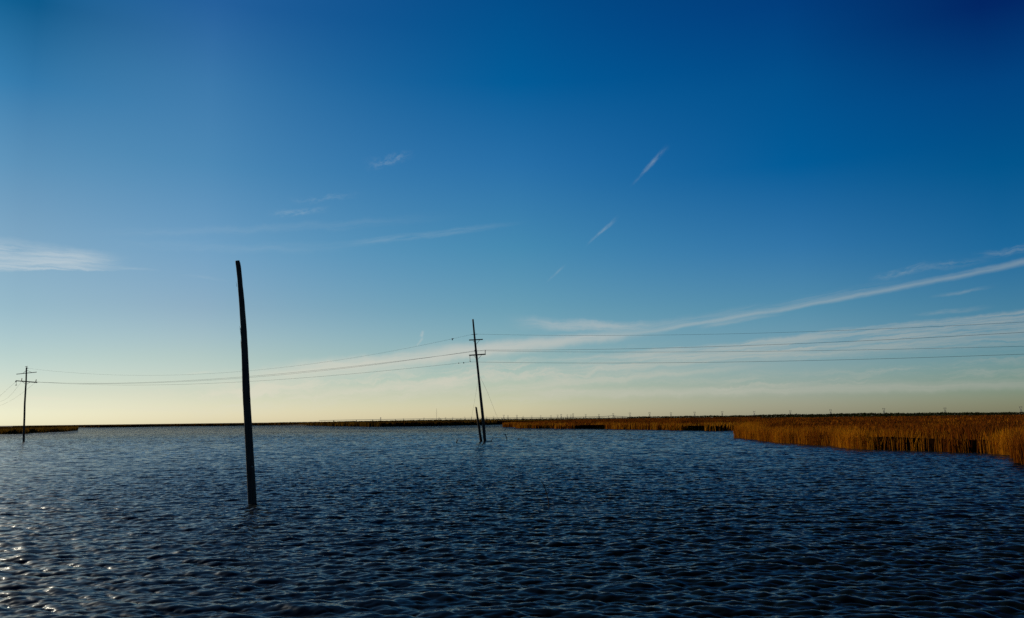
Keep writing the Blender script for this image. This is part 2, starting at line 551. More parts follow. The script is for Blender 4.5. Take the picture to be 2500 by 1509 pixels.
# fine ripples everywhere; on the distant water the same field stands in for the waves themselves
fine = vnoise((9, 14, 9), 3)
wide = vnoise((.55, 1.25, 1), 5, .72)
patch = N_.new('ShaderNodeTexNoise'); patch.inputs['Scale'].default_value = 1; patch.inputs['Detail'].default_value = 3
mpp = N_.new('ShaderNodeMapping'); mpp.inputs['Scale'].default_value = (.012, .035, 1)
L_.new(geo.outputs['Position'], mpp.inputs['Vector']); L_.new(mpp.outputs[0], patch.inputs['Vector'])
pr = N_.new('ShaderNodeMapRange'); pr.inputs['From Min'].default_value = .3; pr.inputs['From Max'].default_value = .7
pr.inputs['To Min'].default_value = .7; pr.inputs['To Max'].default_value = 1.25
L_.new(patch.outputs['Fac'], pr.inputs['Value'])
fs = N_.new('ShaderNodeVectorMath'); fs.operation = 'MULTIPLY'; fs.inputs[1].default_value = (.16, .26, 0)
L_.new(fine, fs.inputs[0])
ws = N_.new('ShaderNodeVectorMath'); ws.operation = 'MULTIPLY'; ws.inputs[1].default_value = (1.8, 4.6, 0)
L_.new(wide, ws.inputs[0])
wf = N_.new('ShaderNodeMath'); wf.operation = 'MULTIPLY'
L_.new(at_.outputs['Fac'], wf.inputs[0]); L_.new(pr.outputs[0], wf.inputs[1])
ws2 = N_.new('ShaderNodeVectorMath'); ws2.operation = 'SCALE'
L_.new(ws.outputs[0], ws2.inputs[0]); L_.new(wf.outputs[0], ws2.inputs['Scale'])
a1 = N_.new('ShaderNodeVectorMath'); a1.operation = 'ADD'
L_.new(fs.outputs[0], a1.inputs[0]); L_.new(ws2.outputs[0], a1.inputs[1])
a2 = N_.new('ShaderNodeVectorMath'); a2.operation = 'ADD'
L_.new(a1.outputs[0], a2.inputs[0]); L_.new(geo.outputs['Normal'], a2.inputs[1])
nm = N_.new('ShaderNodeVectorMath'); nm.operation = 'NORMALIZE'
L_.new(a2.outputs[0], nm.inputs[0]); # dark silty body under a mirror surface whose gloss colour dims the reflections
fr = N_.new('ShaderNodeFresnel'); fr.inputs['IOR'].default_value = 1.30
gl_ = N_.new('ShaderNodeBsdfGlossy'); gl_.inputs['Roughness'].default_value = .05
gl_.inputs['Color'].default_value = (.56, .60, .62, 1)
df = N_.new('ShaderNodeBsdfDiffuse'); df.inputs['Color'].default_value = (.003, .007, .009, 1)
ms = N_.new('ShaderNodeMixShader')
L_.new(nm.outputs[0], fr.inputs['Normal']); L_.new(nm.outputs[0], gl_.inputs['Normal'])
L_.new(fr.outputs[0], ms.inputs[0]); L_.new(df.outputs[0], ms.inputs[1]); L_.new(gl_.outputs[0], ms.inputs[2])
g2_ = N_.new('ShaderNodeBsdfGlossy'); g2_.inputs['Roughness'].default_value = .38      # cat's-paw ripples too small to model
g2_.inputs['Color'].default_value = (.56, .60, .62, 1)
L_.new(nm.outputs[0], g2_.inputs['Normal'])
mg = N_.new('ShaderNodeMixShader'); mg.inputs[0].default_value = .09
L_.new(gl_.outputs[0], mg.inputs[1]); L_.new(g2_.outputs[0], mg.inputs[2])
L_.new(mg.outputs[0], ms.inputs[2])
L_.new(ms.outputs[0], nt.nodes['Material Output'].inputs[0])
N_.remove(P_)
me = mesh_np('water', np.stack([Xd, Yd, Z], -1), [quads], m, True, {'far': far_attr})
tag(link('water', me), kind='structure')
del X, Y, Rf, R, TH, X2, Y2, hs, hl, Z, Xd, Yd, DXs, DYs, quads, idx


# ------------------------------------------------------------------ marsh
def reed_mat(name, stops, transl=.3):
    m, nt, N, L, P = nodes_mat(name)
    a = N.new('ShaderNodeAttribute'); a.attribute_name = 'tint'
    g = N.new('ShaderNodeNewGeometry')
    nz = N.new('ShaderNodeTexNoise'); nz.inputs['Scale'].default_value = .09; nz.inputs['Detail'].default_value = 5
    L.new(g.outputs['Position'], nz.inputs['Vector'])
    ad = N.new('ShaderNodeMath'); ad.operation = 'MULTIPLY_ADD'; ad.inputs[1].default_value = .9
    L.new(nz.outputs['Fac'], ad.inputs[0])
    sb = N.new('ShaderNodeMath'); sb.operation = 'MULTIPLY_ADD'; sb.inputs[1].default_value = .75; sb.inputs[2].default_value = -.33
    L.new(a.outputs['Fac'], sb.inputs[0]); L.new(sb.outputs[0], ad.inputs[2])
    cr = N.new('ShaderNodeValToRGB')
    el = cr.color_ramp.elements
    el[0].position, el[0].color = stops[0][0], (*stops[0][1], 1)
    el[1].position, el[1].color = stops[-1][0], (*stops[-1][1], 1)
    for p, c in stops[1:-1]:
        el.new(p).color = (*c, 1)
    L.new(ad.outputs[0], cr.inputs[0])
    d = N.new('ShaderNodeBsdfDiffuse'); t = N.new('ShaderNodeBsdfTranslucent'); mx = N.new('ShaderNodeMixShader')
    mx.inputs[0].default_value = transl
    L.new(cr.outputs[0], d.inputs[0]); L.new(cr.outputs[0], t.inputs[0])
    L.new(d.outputs[0], mx.inputs[1]); L.new(t.outputs[0], mx.inputs[2])
    L.new(mx.outputs[0], nt.nodes['Material Output'].inputs[0])
    N.remove(P)
    return m


GOLD, RUST, BROWN, OLIVE, DARK = (.54, .215, .008), (.21, .050, .004), (.07, .022, .004), (.075, .052, .008), (.025, .010, .003)
M_reedA = reed_mat('golden_reed', [(.1, DARK), (.3, BROWN), (.5, RUST), (.70, (.34, .125, .007)), (.9, GOLD)])
M_reedB = reed_mat('rusty_reed', [(.1, DARK), (.35, BROWN), (.58, RUST), (.92, (.42, .19, .012))])
M_reedC = reed_mat('olive_reed', [(.1, DARK), (.38, (.06, .030, .005)), (.6, (.10, .056, .008)), (.92, (.24, .115, .012))])
M_core_shade = wood_mat('reed_core_shade', (.003, .0015, .0007), (.014, .006, .0015), .35)  # near black stands in for the shade deep among the stalks
for _n in M_core_shade.node_tree.nodes:
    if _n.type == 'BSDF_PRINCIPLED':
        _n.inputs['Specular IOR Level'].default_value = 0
M_land = simple_mat('marsh_soil', (.05, .035, .014), .95, 0, .4, .02)
M_scrub = reed_mat('dark_scrub_leaves', [(.1, (.006, .008, .003)), (.5, (.018, .022, .006)), (.9, (.04, .04, .012))], .15)


def seg_dist(p, poly):
    """distance of points p (n,2) from an open polyline"""
    best = np.full(len(p), 1e9)
    for a, b in zip(poly[:-1], poly[1:]):
        d = b - a; l2 = (d ** 2).sum()
        t = np.clip(((p - a) @ d) / l2, 0, 1)
        q = a + t[:, None] * d
        best = np.minimum(best, np.hypot(*(p - q).T))
    return best


def inside(p, poly):
    c = np.zeros(len(p), bool)
    for (x1, y1), (x2, y2) in zip(poly, np.roll(poly, -1, 0)):
        if y1 == y2:
            continue
        cond = (p[:, 1] > min(y1, y2)) & (p[:, 1] <= max(y1, y2))
        xi = x1 + (p[:, 1] - y1) / (y2 - y1) * (x2 - x1)
        c ^= cond & (p[:, 0] < xi)
    return c


def wiggle(shore, amp, n=10, seed=0):
    rg = np.random.default_rng(seed)
    out = []
    for a, b in zip(shore[:-1], shore[1:]):
        L = np.hypot(*(b - a)); k = max(2, min(60, int(L / n)))
        nn = np.array([-(b - a)[1], (b - a)[0]]) / L
        for i in range(k):
            q = a + (b - a) * i / k
            out.append(q + nn * rg.normal() * amp * (0 if i == 0 else 1))
    out.append(shore[-1])
    return np.array(out)


def lownoise(x, y, s, seed):
    rg = np.random.default_rng(seed)
    v = 0
    for k in range(6):
        th = rg.uniform(0, 2 * math.pi); fq = s * rg.uniform(.5, 2.2)
        v = v + np.sin((x * math.cos(th) + y * math.sin(th)) * fq + rg.uniform(0, 6.3))
    return v / 6


def blades(x, y, h, w, seed, tint, lean=.16):
    rg = np.random.default_rng(seed)
    n = len(x)
    ph = rg.uniform(0, math.pi, n)
    ax, ay = np.cos(ph) * w / 2, np.sin(ph) * w / 2
    lx = rg.normal(size=n) * lean * h + .06 * h
    ly = rg.normal(size=n) * lean * h
    V = np.zeros((n, 7, 3), np.float32)
    for i, (t, ww) in enumerate(((0, .7), (.45, 1.0), (.8, .75))):
        bx, by, bz = x + lx * t ** 2, y + ly * t ** 2, h * t * (1 - .04 * t)
        V[:, 2 * i] = np.stack([bx - ax * ww, by - ay * ww, bz], -1)
        V[:, 2 * i + 1] = np.stack([bx + ax * ww, by + ay * ww, bz], -1)
    V[:, 6] = np.stack([x + lx, y + ly, h * .96], -1)
    b = (np.arange(n) * 7)[:, None]
    q = np.concatenate([b + [0, 1, 3, 2], b + [2, 3, 5, 4]])
    t3 = b + [4, 5, 6]
    # feet go down through the water surface
    V[:, 0:2, 2] = -.25
    return V.reshape(-1, 3), q, t3, np.repeat(tint, 7)


def reed_bed(name, shore_px, far_xy, mat, hgt, bands, label, seed, wig=.8, core=.55, hmod=.12, tint0=.5, clump=.9, gaps=(), rise=0.0):
    shore = np.array([ground(x, y)[:2] for x, y in shore_px])
    shore = wiggle(shore, wig, max(wig * 4, 2.0), seed)
    poly = np.concatenate([shore, np.array(far_xy, float)]) if len(far_xy) else shore
    rg = np.random.default_rng(seed)
    Vs, Qs, Ts, As, off = [], [], [], [], 0
    for k, (d0, d1, n, w) in enumerate(bands):
        # sample points whose distance to the shore lies in [d0, d1]
        if d1 <= 12:
            sg = rg.integers(0, len(shore) - 1, n)
            ln = np.hypot(*(shore[1:] - shore[:-1]).T)
            sg = rg.choice(len(ln), n, p=ln / ln.sum())
            t = rg.uniform(size=n)
            q = shore[sg] + (shore[sg + 1] - shore[sg]) * t[:, None]
            th = rg.uniform(0, 2 * math.pi, n); rr = rg.uniform(d0, d1, n)
            p = q + np.stack([np.cos(th), np.sin(th)], -1) * rr[:, None]
        else:
            cpt = shore[rg.integers(0, len(shore), n)]
            lo, hi = poly.min(0), poly.max(0)
            # density falls off with distance from the eye
            dmin = max(30, np.hypot(*poly.T).min())
            dmax = min(np.hypot(*poly.T).max(), dmin * 14)
            rr = np.exp(rg.uniform(math.log(dmin), math.log(dmax), n * 3))
            a0, a1 = np.arctan2(poly[:, 0], poly[:, 1]).min(), np.arctan2(poly[:, 0], poly[:, 1]).max()
            aa = rg.uniform(a0, a1, n * 3)
            p = np.stack([rr * np.sin(aa), rr * np.cos(aa)], -1)
        p = p[inside(p, poly)]
        if d1 > 12:
            dd = seg_dist(p, shore)
            p = p[dd > d0]
        if clump and d1 <= 12:
            cl = lownoise(p[:, 0], p[:, 1], 1.6, seed + 9)
            p = p[rg.uniform(size=len(p)) < .55 + clump * cl]
        if gaps and d1 <= 6:
            for gx, gy, gr in gaps:
                c_ = ground(gx, gy)[:2]
                dd = np.hypot(*(p - c_).T) / gr
                p = p[rg.uniform(size=len(p)) > (.95 + .045 * (k < 2)) * np.exp(-dd ** 6)]
        dist = np.hypot(*p.T)
        up_ = 1 + rise * np.clip((seg_dist(p, shore) - 3) / 60, 0, 1)
        hh = hgt * up_ * (1 + hmod * lownoise(p[:, 0], p[:, 1], .22, seed + 1) + hmod * .8 * lownoise(p[:, 0], p[:, 1], 1.1, seed + 2)
                    + .09 * rg.normal(size=len(p)))
        if d1 <= 12:
            hh *= np.clip(rg.uniform(.55, 1.15, len(p)), .3, 1.05)
        ww = w * (dist / dist.min() if d1 > 12 else 1) * rg.uniform(.6, 1.3, len(p))
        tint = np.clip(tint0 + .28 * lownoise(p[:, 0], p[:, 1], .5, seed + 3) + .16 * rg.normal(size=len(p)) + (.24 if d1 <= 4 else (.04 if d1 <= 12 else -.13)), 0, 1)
        V, q, t3, a = blades(p[:, 0], p[:, 1], hh, ww, seed + k, tint)
        Vs.append(V); Qs.append(q + off); Ts.append(t3 + off); As.append(a); off += len(V)
    # solid core fills the bed; its near-black colour paints the shade between stalks
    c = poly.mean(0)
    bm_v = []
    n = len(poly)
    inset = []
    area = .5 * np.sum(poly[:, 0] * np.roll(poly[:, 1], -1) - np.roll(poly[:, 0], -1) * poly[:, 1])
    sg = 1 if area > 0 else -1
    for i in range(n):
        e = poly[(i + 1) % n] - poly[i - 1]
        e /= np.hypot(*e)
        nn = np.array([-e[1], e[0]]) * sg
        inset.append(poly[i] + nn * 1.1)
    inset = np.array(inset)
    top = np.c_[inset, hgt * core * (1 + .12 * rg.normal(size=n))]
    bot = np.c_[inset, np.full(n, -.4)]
    V = np.concatenate(Vs)
    me = mesh_np(name, V, [np.concatenate(Qs), np.concatenate(Ts)], mat, False, {'tint': np.concatenate(As)})
    o = tag(link(name, me), label, 'reeds', kind='stuff')
    import bmesh
    bm = bmesh.new()
    vt = [bm.verts.new(v) for v in top]; vb = [bm.verts.new(v) for v in bot]
    ft = bm.faces.new(vt if sg > 0 else vt[::-1])
    for i in range(n):
        j = (i + 1) % n
        bm.faces.new([vb[i], vb[j], vt[j], vt[i]] if sg > 0 else [vb[j], vb[i], vt[i], vt[j]])
    bmesh.ops.triangulate(bm, faces=[ft])
    mc = bpy.data.meshes.new('shaded_reed_core')
    bm.to_mesh(mc); bm.free()
    mc.materials.append(M_core_shade)
    link('shaded_reed_core', mc, o)
    return o


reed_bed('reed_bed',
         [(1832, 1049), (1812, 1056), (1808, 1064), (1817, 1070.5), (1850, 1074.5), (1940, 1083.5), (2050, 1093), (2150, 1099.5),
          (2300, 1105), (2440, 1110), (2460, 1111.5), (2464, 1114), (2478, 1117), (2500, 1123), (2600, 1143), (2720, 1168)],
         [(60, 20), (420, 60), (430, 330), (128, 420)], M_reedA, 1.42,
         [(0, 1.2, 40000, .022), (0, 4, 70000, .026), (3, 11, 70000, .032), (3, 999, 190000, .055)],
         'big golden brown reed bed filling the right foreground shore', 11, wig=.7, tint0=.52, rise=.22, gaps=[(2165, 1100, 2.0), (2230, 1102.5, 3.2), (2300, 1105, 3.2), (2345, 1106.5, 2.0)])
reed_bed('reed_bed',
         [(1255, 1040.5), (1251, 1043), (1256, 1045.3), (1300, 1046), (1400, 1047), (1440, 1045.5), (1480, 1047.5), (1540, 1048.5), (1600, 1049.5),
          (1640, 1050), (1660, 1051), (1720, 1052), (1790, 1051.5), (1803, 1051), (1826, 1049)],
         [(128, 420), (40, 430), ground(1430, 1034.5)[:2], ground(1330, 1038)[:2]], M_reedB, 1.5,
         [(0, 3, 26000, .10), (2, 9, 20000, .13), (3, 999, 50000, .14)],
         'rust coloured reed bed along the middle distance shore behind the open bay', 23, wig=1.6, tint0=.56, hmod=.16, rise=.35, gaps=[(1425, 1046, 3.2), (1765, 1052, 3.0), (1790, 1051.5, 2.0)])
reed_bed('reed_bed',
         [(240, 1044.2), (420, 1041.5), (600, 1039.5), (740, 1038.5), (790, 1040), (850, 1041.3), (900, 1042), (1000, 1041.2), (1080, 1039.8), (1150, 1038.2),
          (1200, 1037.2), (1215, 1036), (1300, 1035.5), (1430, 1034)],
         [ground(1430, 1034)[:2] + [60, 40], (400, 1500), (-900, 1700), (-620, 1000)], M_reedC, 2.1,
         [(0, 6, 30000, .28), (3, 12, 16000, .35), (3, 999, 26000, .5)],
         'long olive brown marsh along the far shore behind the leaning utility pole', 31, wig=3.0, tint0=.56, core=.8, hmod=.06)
reed_bed('reed_bed',
         [(-300, 1068), (-100, 1063), (0, 1060), (40, 1060), (75, 1057.5), (150, 1054.5), (180, 1052), (187, 1050.5), (180, 1049)],
         [(-330, 420), (-420, 330)], M_reedC, 1.55,
         [(0, 4, 16000, .16), (2, 10, 10000, .2), (3, 999, 12000, .4)],
         'low olive reed spit running in from the left edge', 41, wig=1.5, tint0=.45, core=.7)

# land that carries on to the horizon behind the marshes
lp = [ground(x, y)[:2] + np.array([0, 30]) for x, y in [(-2500, 1075), (-300, 1051), (240, 1044.2), (600, 1039.5), (900, 1042), (1200, 1037.2), (1430, 1034)]]
lp += [np.array(q, float) for q in [(60, 440), (420, 440), (470, 60), (3000, 60), (34000, 9000), (34000, 40000), (-40000, 40000), (-40000, 5000)]]
mb = MB()
nn_ = len(lp)
mb.add([[p[0], p[1], .30] for p in lp], [list(range(nn_))])
tag(mb.build('marsh_ground', M_land), kind='structure')

# dark scrub on the horizon, a far wood that reads as one mass
n = 75000
rg = np.random.default_rng(77)
t = rg.uniform(size=n)
bear = -33 + 68 * t
clus = lownoise(bear * 2, bear * 0, 1.0, 5) + .6 * lownoise(bear * 9, bear * 0, 1.0, 6)
dist = 760 + 120 * rg.uniform(-1, 1, n) + 150 * np.sin(bear * .2)
near = (bear > 8)
dist = np.where(near, dist * .8, dist * 1.35)
hmax = np.clip(np.interp(bear, [-33, -20, -12, -4, 4, 10, 20, 35], [1.2, 1.6, 2.5, 3.1, 3.5, 3.4, 3.2, 2.9]) * (1 + .09 * clus), 1, 9)
ba = np.radians(bear)
cx, cy = dist * np.sin(ba), dist * np.cos(ba)
cz = .3 + hmax * rg.uniform(0, 1, n) ** .7 * rg.uniform(.94, 1, n)
sz = rg.uniform(.25, .5, n)
A = rg.normal(size=(n, 3)); A /= np.linalg.norm(A, axis=1)[:, None]
B = np.cross(A, rg.normal(size=(n, 3))); B /= np.linalg.norm(B, axis=1)[:, None]
C0 = np.stack([cx, cy, cz], -1)
V = np.stack([C0 - A * sz[:, None], C0 - B * sz[:, None] * .6, C0 + A * sz[:, None], C0 + B * sz[:, None] * .6], 1).reshape(-1, 3)
me = mesh_np('far_scrub', V, [(np.arange(n) * 4)[:, None] + np.arange(4)], M_scrub, False,
             {'tint': np.repeat(np.clip(.5 + .2 * rg.normal(size=n), 0, 1), 4)})
tag(link('far_scrub', me), 'dark green line of far-off scrub on the horizon', 'scrub', kind='stuff')

# ------------------------------------------------------------------ poles
def px_pole(mb, pts, Y, seed, sides=16, rough=.03, sub=5, extra_below=.8):
    """pts: (x, y, half width in px) from top down"""
    c = [at(x, y, Y) for x, y, w in pts]
    rd = [w * Y / F for x, y, w in pts]
    P, Rr = [], []
    for i in range(len(c) - 1):
        for k in range(sub):
            tt = k / sub
            P.append(c[i] * (1 - tt) + c[i + 1] * tt); Rr.append(rd[i] * (1 - tt) + rd[i + 1] * tt)
    P.append(c[-1]); Rr.append(rd[-1])
    d = (c[-1] - c[-2]) / np.linalg.norm(c[-1] - c[-2])
    P.append(c[-1] + d * extra_below); Rr.append(rd[-1] * 1.02)
    mb.tube(P, Rr, sides, True, rough, seed)
    return P, Rr


# bare pole in the foreground
g0 = ground(616, 1230)
Yn = g0[1]
mb = MB()
px_pole(mb, [(579.6, 637, 5.3), (582.5, 659, 5.5), (585.2, 680, 5.9), (590, 735, 6.6), (594.6, 798, 7.2), (597.6, 860, 7.9),
             (600.2, 931, 8.6), (602.6, 985, 8.9), (605.4, 1032, 9.1), (608.2, 1082, 9.3), (610.9, 1133, 9.6), (614, 1185, 10.0), (616.4, 1236, 10.3)],
        Yn, 5, 24, .022, 6, 1.2)
o = mb.build('bare_pole', M_pole, smooth=True, origin=g0)
tag(o, 'tall bare dark wooden pole leaning left, nearest to the viewer in open water', 'pole')
# long splinters lifting off its left face, and the ledge near the top
rg = np.random.default_rng(3)
for (x0, y0, x1, y1, w) in [(586.5, 806, 584.4, 796, .7), (587.6, 822, 585.2, 800, .9), (588.0, 851, 587.0, 828, .8), (590.6, 868, 589.2, 840, .7), (591.6, 930, 590.2, 900, .6),
                            (592.0, 968, 591.3, 950, .6), (577.0, 700, 576.6, 688, .5)]:
    dy = rg.uniform(-.05, .02)
    mb = MB()
    a, b = at(x0 + 1.2, y0, Yn + dy), at(x1, y1, Yn + dy)
    mb.tube([a, (a + b) / 2 + [.004, 0, 0], b], [w * Yn / F, w * .7 * Yn / F, .001], 5)
    mb.build('splinter', M_pole, o)
bpy.context.view_layer.update()
mb = MB()
a, b = at(587.2, 652, Yn - .02), at(589.6, 681, Yn - .02)
mb.tube([at(586.0, 640, Yn - .02), a, b, at(590.4, 700, Yn - .02)], [.004, .017, .022, .004], 6, rough=.1)
mb.build('split_ridge', M_pole, o)
mb = MB()
a = at(616.5, 1139, Yn - .112)
mb.tube([a, a + [0, -.05, 0]], [.022, .026], 8)
mb.build('bolt_head', M_steel, o)

# centre utility pole
g1_ = ground(1184, 1078)
Yc = g1_[1]
up = empty('utility_pole', g1_)
tag(up, 'leaning utility pole with two short crossarms standing next to the broken stub', 'utility pole')
mb = MB()
px_pole(mb, [(1154.5, 779.4, 2.0), (1158, 817, 2.2), (1161.4, 850, 2.5), (1162.2, 860, 2.8), (1163.8, 874, 2.7), (1169.5, 929, 2.75), (1173.4, 968.4, 3.2), (1178.6, 1016.8, 3.5), (1183.9, 1078, 3.7)],
        Yc, 9, 16, .02, 5, 1.0)
mb.build('pole', M_pole2, up, smooth=True)
D = .17


def part(name, mat, parent, fn):
    mb = MB(); fn(mb); return mb.build(name, mat, parent)


for (x0, y0, x1, y1, th) in [(1145.2, 830.3, 1178.9, 828.7, 2.5), (1145.2, 867.5, 1185.8, 864.9, 2.9)]:
    w = th * Yc / F
    part('crossarm', M_arm, up, lambda m: m.bar(at(x0, y0, Yc - D), at(x1, y1, Yc - D), w * .85, w))
for (x0, y0, x1, y1) in [(1154.3, 831, 1159.3, 837), (1170.9, 830, 1162.9, 840.6), (1156, 867.8, 1162.4, 874.2), (1175.5, 867, 1167.2, 876.9)]:
    part('brace', M_steel, up, lambda m: m.bar(at(x0, y0, Yc - D - .09), at(x1, y1, Yc - D - .09), .035, .035))
part('dead_end_bolt', M_steel, up, lambda m: m.tube([at(1151, 816.9, Yc), at(1165.4, 815.8, Yc)], .028, 8))


def post_insulator(parent, p0, p1, r, mat=None):
    p0, p1 = np.array(p0), np.array(p1)
    P, Rr = [p0], [r * .5]
    n = 7
    for i in range(n):
        for t, k in ((.15, .55), (.5, 1.0), (.85, .55)):
            P.append(p0 + (p1 - p0) * (i + t) / n); Rr.append(r * k)
    P.append(p1); Rr.append(r * .6)
    return part('insulator', mat or M_porc, parent, lambda m: m.tube(P, Rr, 10))


post_insulator(up, at(1184.6, 864, Yc - D), at(1184.6, 855, Yc - D), .05)
post_insulator(up, at(1147.2, 868.6, Yc - D), at(1147.7, 882.4, Yc - D), .035)
post_insulator(up, at(1159.2, 858.5, Yc - D), at(1158.8, 854.6, Yc - D), .05)
part('suspension_clamp', M_steel, up, lambda m: m.tube([at(1147.6, 880.8, Yc - D), at(1147.7, 882.5, Yc - D), at(1147.7, 883.8, Yc - D)], [.02, .06, .1], 8))
gl, gr_ = at(1152, 1017, Yc + 34), at(1238.8, 1074.5, Yc - 2)
gl[2] = -.3
part('guy_wire', M_wire, up, lambda m: m.tube([at(1168.4, 922, Yc), (at(1168.4, 922, Yc) + at(1150, 1028, Yc + 6)) / 2 + [0, 0, -.05], at(1150, 1028, Yc + 6), at(1141.5, 1072, Yc + 9)], .007, 5))
part('guy_wire', M_wire, up, lambda m: m.tube([at(1172.6, 920, Yc), at(1192, 962, Yc - .7), at(1212, 1014, Yc - 1.5), at(1224, 1043, Yc - 2), ground(1232, 1062)], .008, 5))

# broken stub beside it
g2 = ground(1175, 1077)
mb = MB()
px_pole(mb, [(1162.3, 994.5, 2.1), (1164.4, 1010, 2.5), (1167, 1028, 2.6), (1170.4, 1050, 2.9), (1174.6, 1077.5, 3.3)], Yc + .5, 13, 14, .05, 4, 1.0)
o = mb.build('broken_pole', M_brown, smooth=True, origin=g2)
tag(o, 'short broken brown pole stub leaning beside the centre utility pole', 'pole')
mb = MB()
for (x, y, h) in [(1160.4, 994.5, 2.6), (1161.2, 994.5, 1.2), (1163.8, 994.5, 1.6), (1162.6, 994.5, .8)]:
    mb.tube([at(x, y + 1.0, Yc + .5), at(x + .1, y - h, Yc + .5)], [.035, .006], 5)
mb.build('jagged_top', M_brown, o)

# left utility pole
g3 = ground(58, 1078.7)
Yl = g3[1]
lp_ = empty('utility_pole', g3)
tag(lp_, 'distant utility pole near the left edge with two crossed crossarms and a bird on top', 'utility pole')
mb = MB()
px_pole(mb, [(64.6, 897.2, 1.6), (63.8, 930, 1.75), (62.8, 945, 1.9), (60.4, 985, 2.1), (59.6, 1018, 2.2), (58.4, 1050, 2.35), (57.8, 1079, 2.6)], Yl, 21, 14, .02, 4, 1.2)
mb.build('pole', M_pole2, lp_, smooth=True)
for (x0, y0, x1, y1, th, dy) in [(40.2, 913.6, 89.4, 908.6, 1.5, .25), (38.6, 929.6, 90.5, 934, 2.2, -.25)]:
    w = th * Yl / F
    part('crossarm', M_arm, lp_, lambda m: m.bar(at(x0, y0, Yl + dy), at(x1, y1, Yl + dy), w * .85, w))
for (x0, y0, x1, y1, dy) in [(66, 904.2, 78, 909.6, .3), (63, 905.5, 56, 911.4, .3), (54.5, 932, 62, 937, -.3), (73, 933.6, 65, 937.8, -.3)]:
    part('brace', M_steel, lp_, lambda m: m.bar(at(x0, y0, Yl + dy), at(x1, y1, Yl + dy), .04, .04))
post_insulator(lp_, at(52.6, 930, Yl - .25), at(53.4, 923.4, Yl - .25), .085)
post_insulator(lp_, at(87.0, 933, Yl - .25), at(88.6, 926.4, Yl - .25), .085)
post_insulator(lp_, at(39.8, 932, Yl - .25), at(39.6, 939.6, Yl - .25), .03)
part('suspension_clamp', M_steel, lp_, lambda m: m.tube([at(37.6, 940.4, Yl - .25), at(41.2, 940.2, Yl - .25)], .055, 6))
part('crossarm_bracket', M_steel, lp_, lambda m: m.bar(at(41, 929.6, Yl - .25), at(37.6, 932.4, Yl - .25), .12, .14))
part('pole_top_bracket', M_steel, lp_, lambda m: m.bar(at(65, 897.5, Yl), at(68.4, 899.4, Yl), .07, .09))


def bird(c, s, name, label, facing=1):
    mb = MB()
    prof = [(-.36, .02, .012), (-.26, .02, .035), (-.16, .0, .06), (-.04, -.01, .085), (.08, .0, .085), (.16, .03, .06),
            (.21, .07, .042), (.26, .09, .045), (.30, .088, .034), (.33, .08, .012), (.38, .07, .004)]
    mb.tube([c + np.array([x * facing * s, 0, z * s]) for x, z, r in prof], [r * s for x, z, r in prof], 10)
    for dy in (-.03, .03):
        mb.tube([c + np.array([.0, dy * s, -.06 * s]), c + np.array([.0, dy * s, -.17 * s])], .008 * s, 5)
        # folded wing
        mb.tube([c + np.array([.12 * s * facing, dy * 2.4 * s, .02 * s]), c + np.array([-.08 * s * facing, dy * 2.9 * s, .03 * s]), c + np.array([-.40 * s * facing, dy * .8 * s, .01 * s])],
                [.03 * s, .05 * s, .004], 6)
    return tag(mb.build(name, M_bird, smooth=True, origin=c), label, 'bird')


bt = at(64.6, 897.2, Yl)
bird(bt + np.array([0, 0, .17 * .62 + .03]), .62, 'bird', 'small dark bird perched on the top of the left utility pole')

# ------------------------------------------------------------------ wires
def span(name, pxs, A2, B2, label, rad=.013, ext=None, deg=2, group=None, a3=None, b3=None):
    """wire in the vertical plane through ground points A2-B2, its sag read as a parabola along the plane"""
    A2 = np.array(A2, float); B2 = np.array(B2, float)
    d = B2 - A2; L = np.hypot(*d); d /= L
    nrm = np.array([-d[1], d[0]])
    S, Zs = [], []
    for x, y in pxs:
        q = pray(x, y)
        t = (nrm @ A2) / (nrm @ q[:2])
        p = q * t
        S.append((p[:2] - A2) @ d); Zs.append(EYE + p[2])
    w = np.ones(len(S)); w[0] = 6
    if not ext:
        w[-1] = 6
    co = np.polyfit(S, Zs, deg, w=w)
    s1 = ext if ext else max(S)
    ss = np.linspace(min(S), s1, 40)
    pts = [np.array([*(A2 + d * s), np.polyval(co, s)]) for s in ss]
    mb = MB(); mb.tube(pts, rad, 6)
    o = mb.build(name, M_wire, origin=pts[0])
    tag(o, label, 'power line', group)

    def on(x):
        q = pray(x, 860); t = (nrm @ A2) / (nrm @ q[:2]); s = (q[:2] * t - A2) @ d
        return np.array([*(A2 + d * s), np.polyval(co, s)]), np.array([*d, np.polyval(np.polyder(co), s)])
    return o, on


Ac, Al = at(1165, 850, Yc)[:2], at(64, 930, Yl)[:2]
arm = lambda x, y, Y: at(x, y, Y)[:2]
GL = 'wires between the centre and left utility poles'
GR = 'wires running right from the centre utility pole'
wt, on_t = span('power_line', [(1151, 816.8), (1105, 827.5), (1005.8, 847.5), (924.7, 863.8), (803, 882), (681, 898), (608, 905.6), (400, 916), (220, 913), (68, 899.3)],
                arm(1151, 817, Yc), arm(68, 899, Yl), 'thin topmost wire from the centre utility pole down to the left pole', .008, deg=3, group=GL)
span('power_line', [(1184.6, 854.6), (1080, 866), (1046, 870), (924.7, 887), (762, 908.4), (608, 918.6), (400, 931.5), (220, 935.5), (91, 933.2)],
     arm(1184.6, 855, Yc - D), arm(91, 933, Yl - .25), 'middle wire from the tall insulator on the centre pole to the left pole', .012, deg=3, group=GL)
span('power_line', [(1159, 856.5), (1080, 868.2), (1046, 872), (924.7, 888.8), (762, 910), (608, 920.4), (400, 933.5), (220, 937), (88, 926.5 + 6)],
     arm(1159, 855, Yc - D), arm(88, 933, Yl - .25), 'middle wire from the shaft of the centre pole to the left pole', .011, deg=3, group=GL)
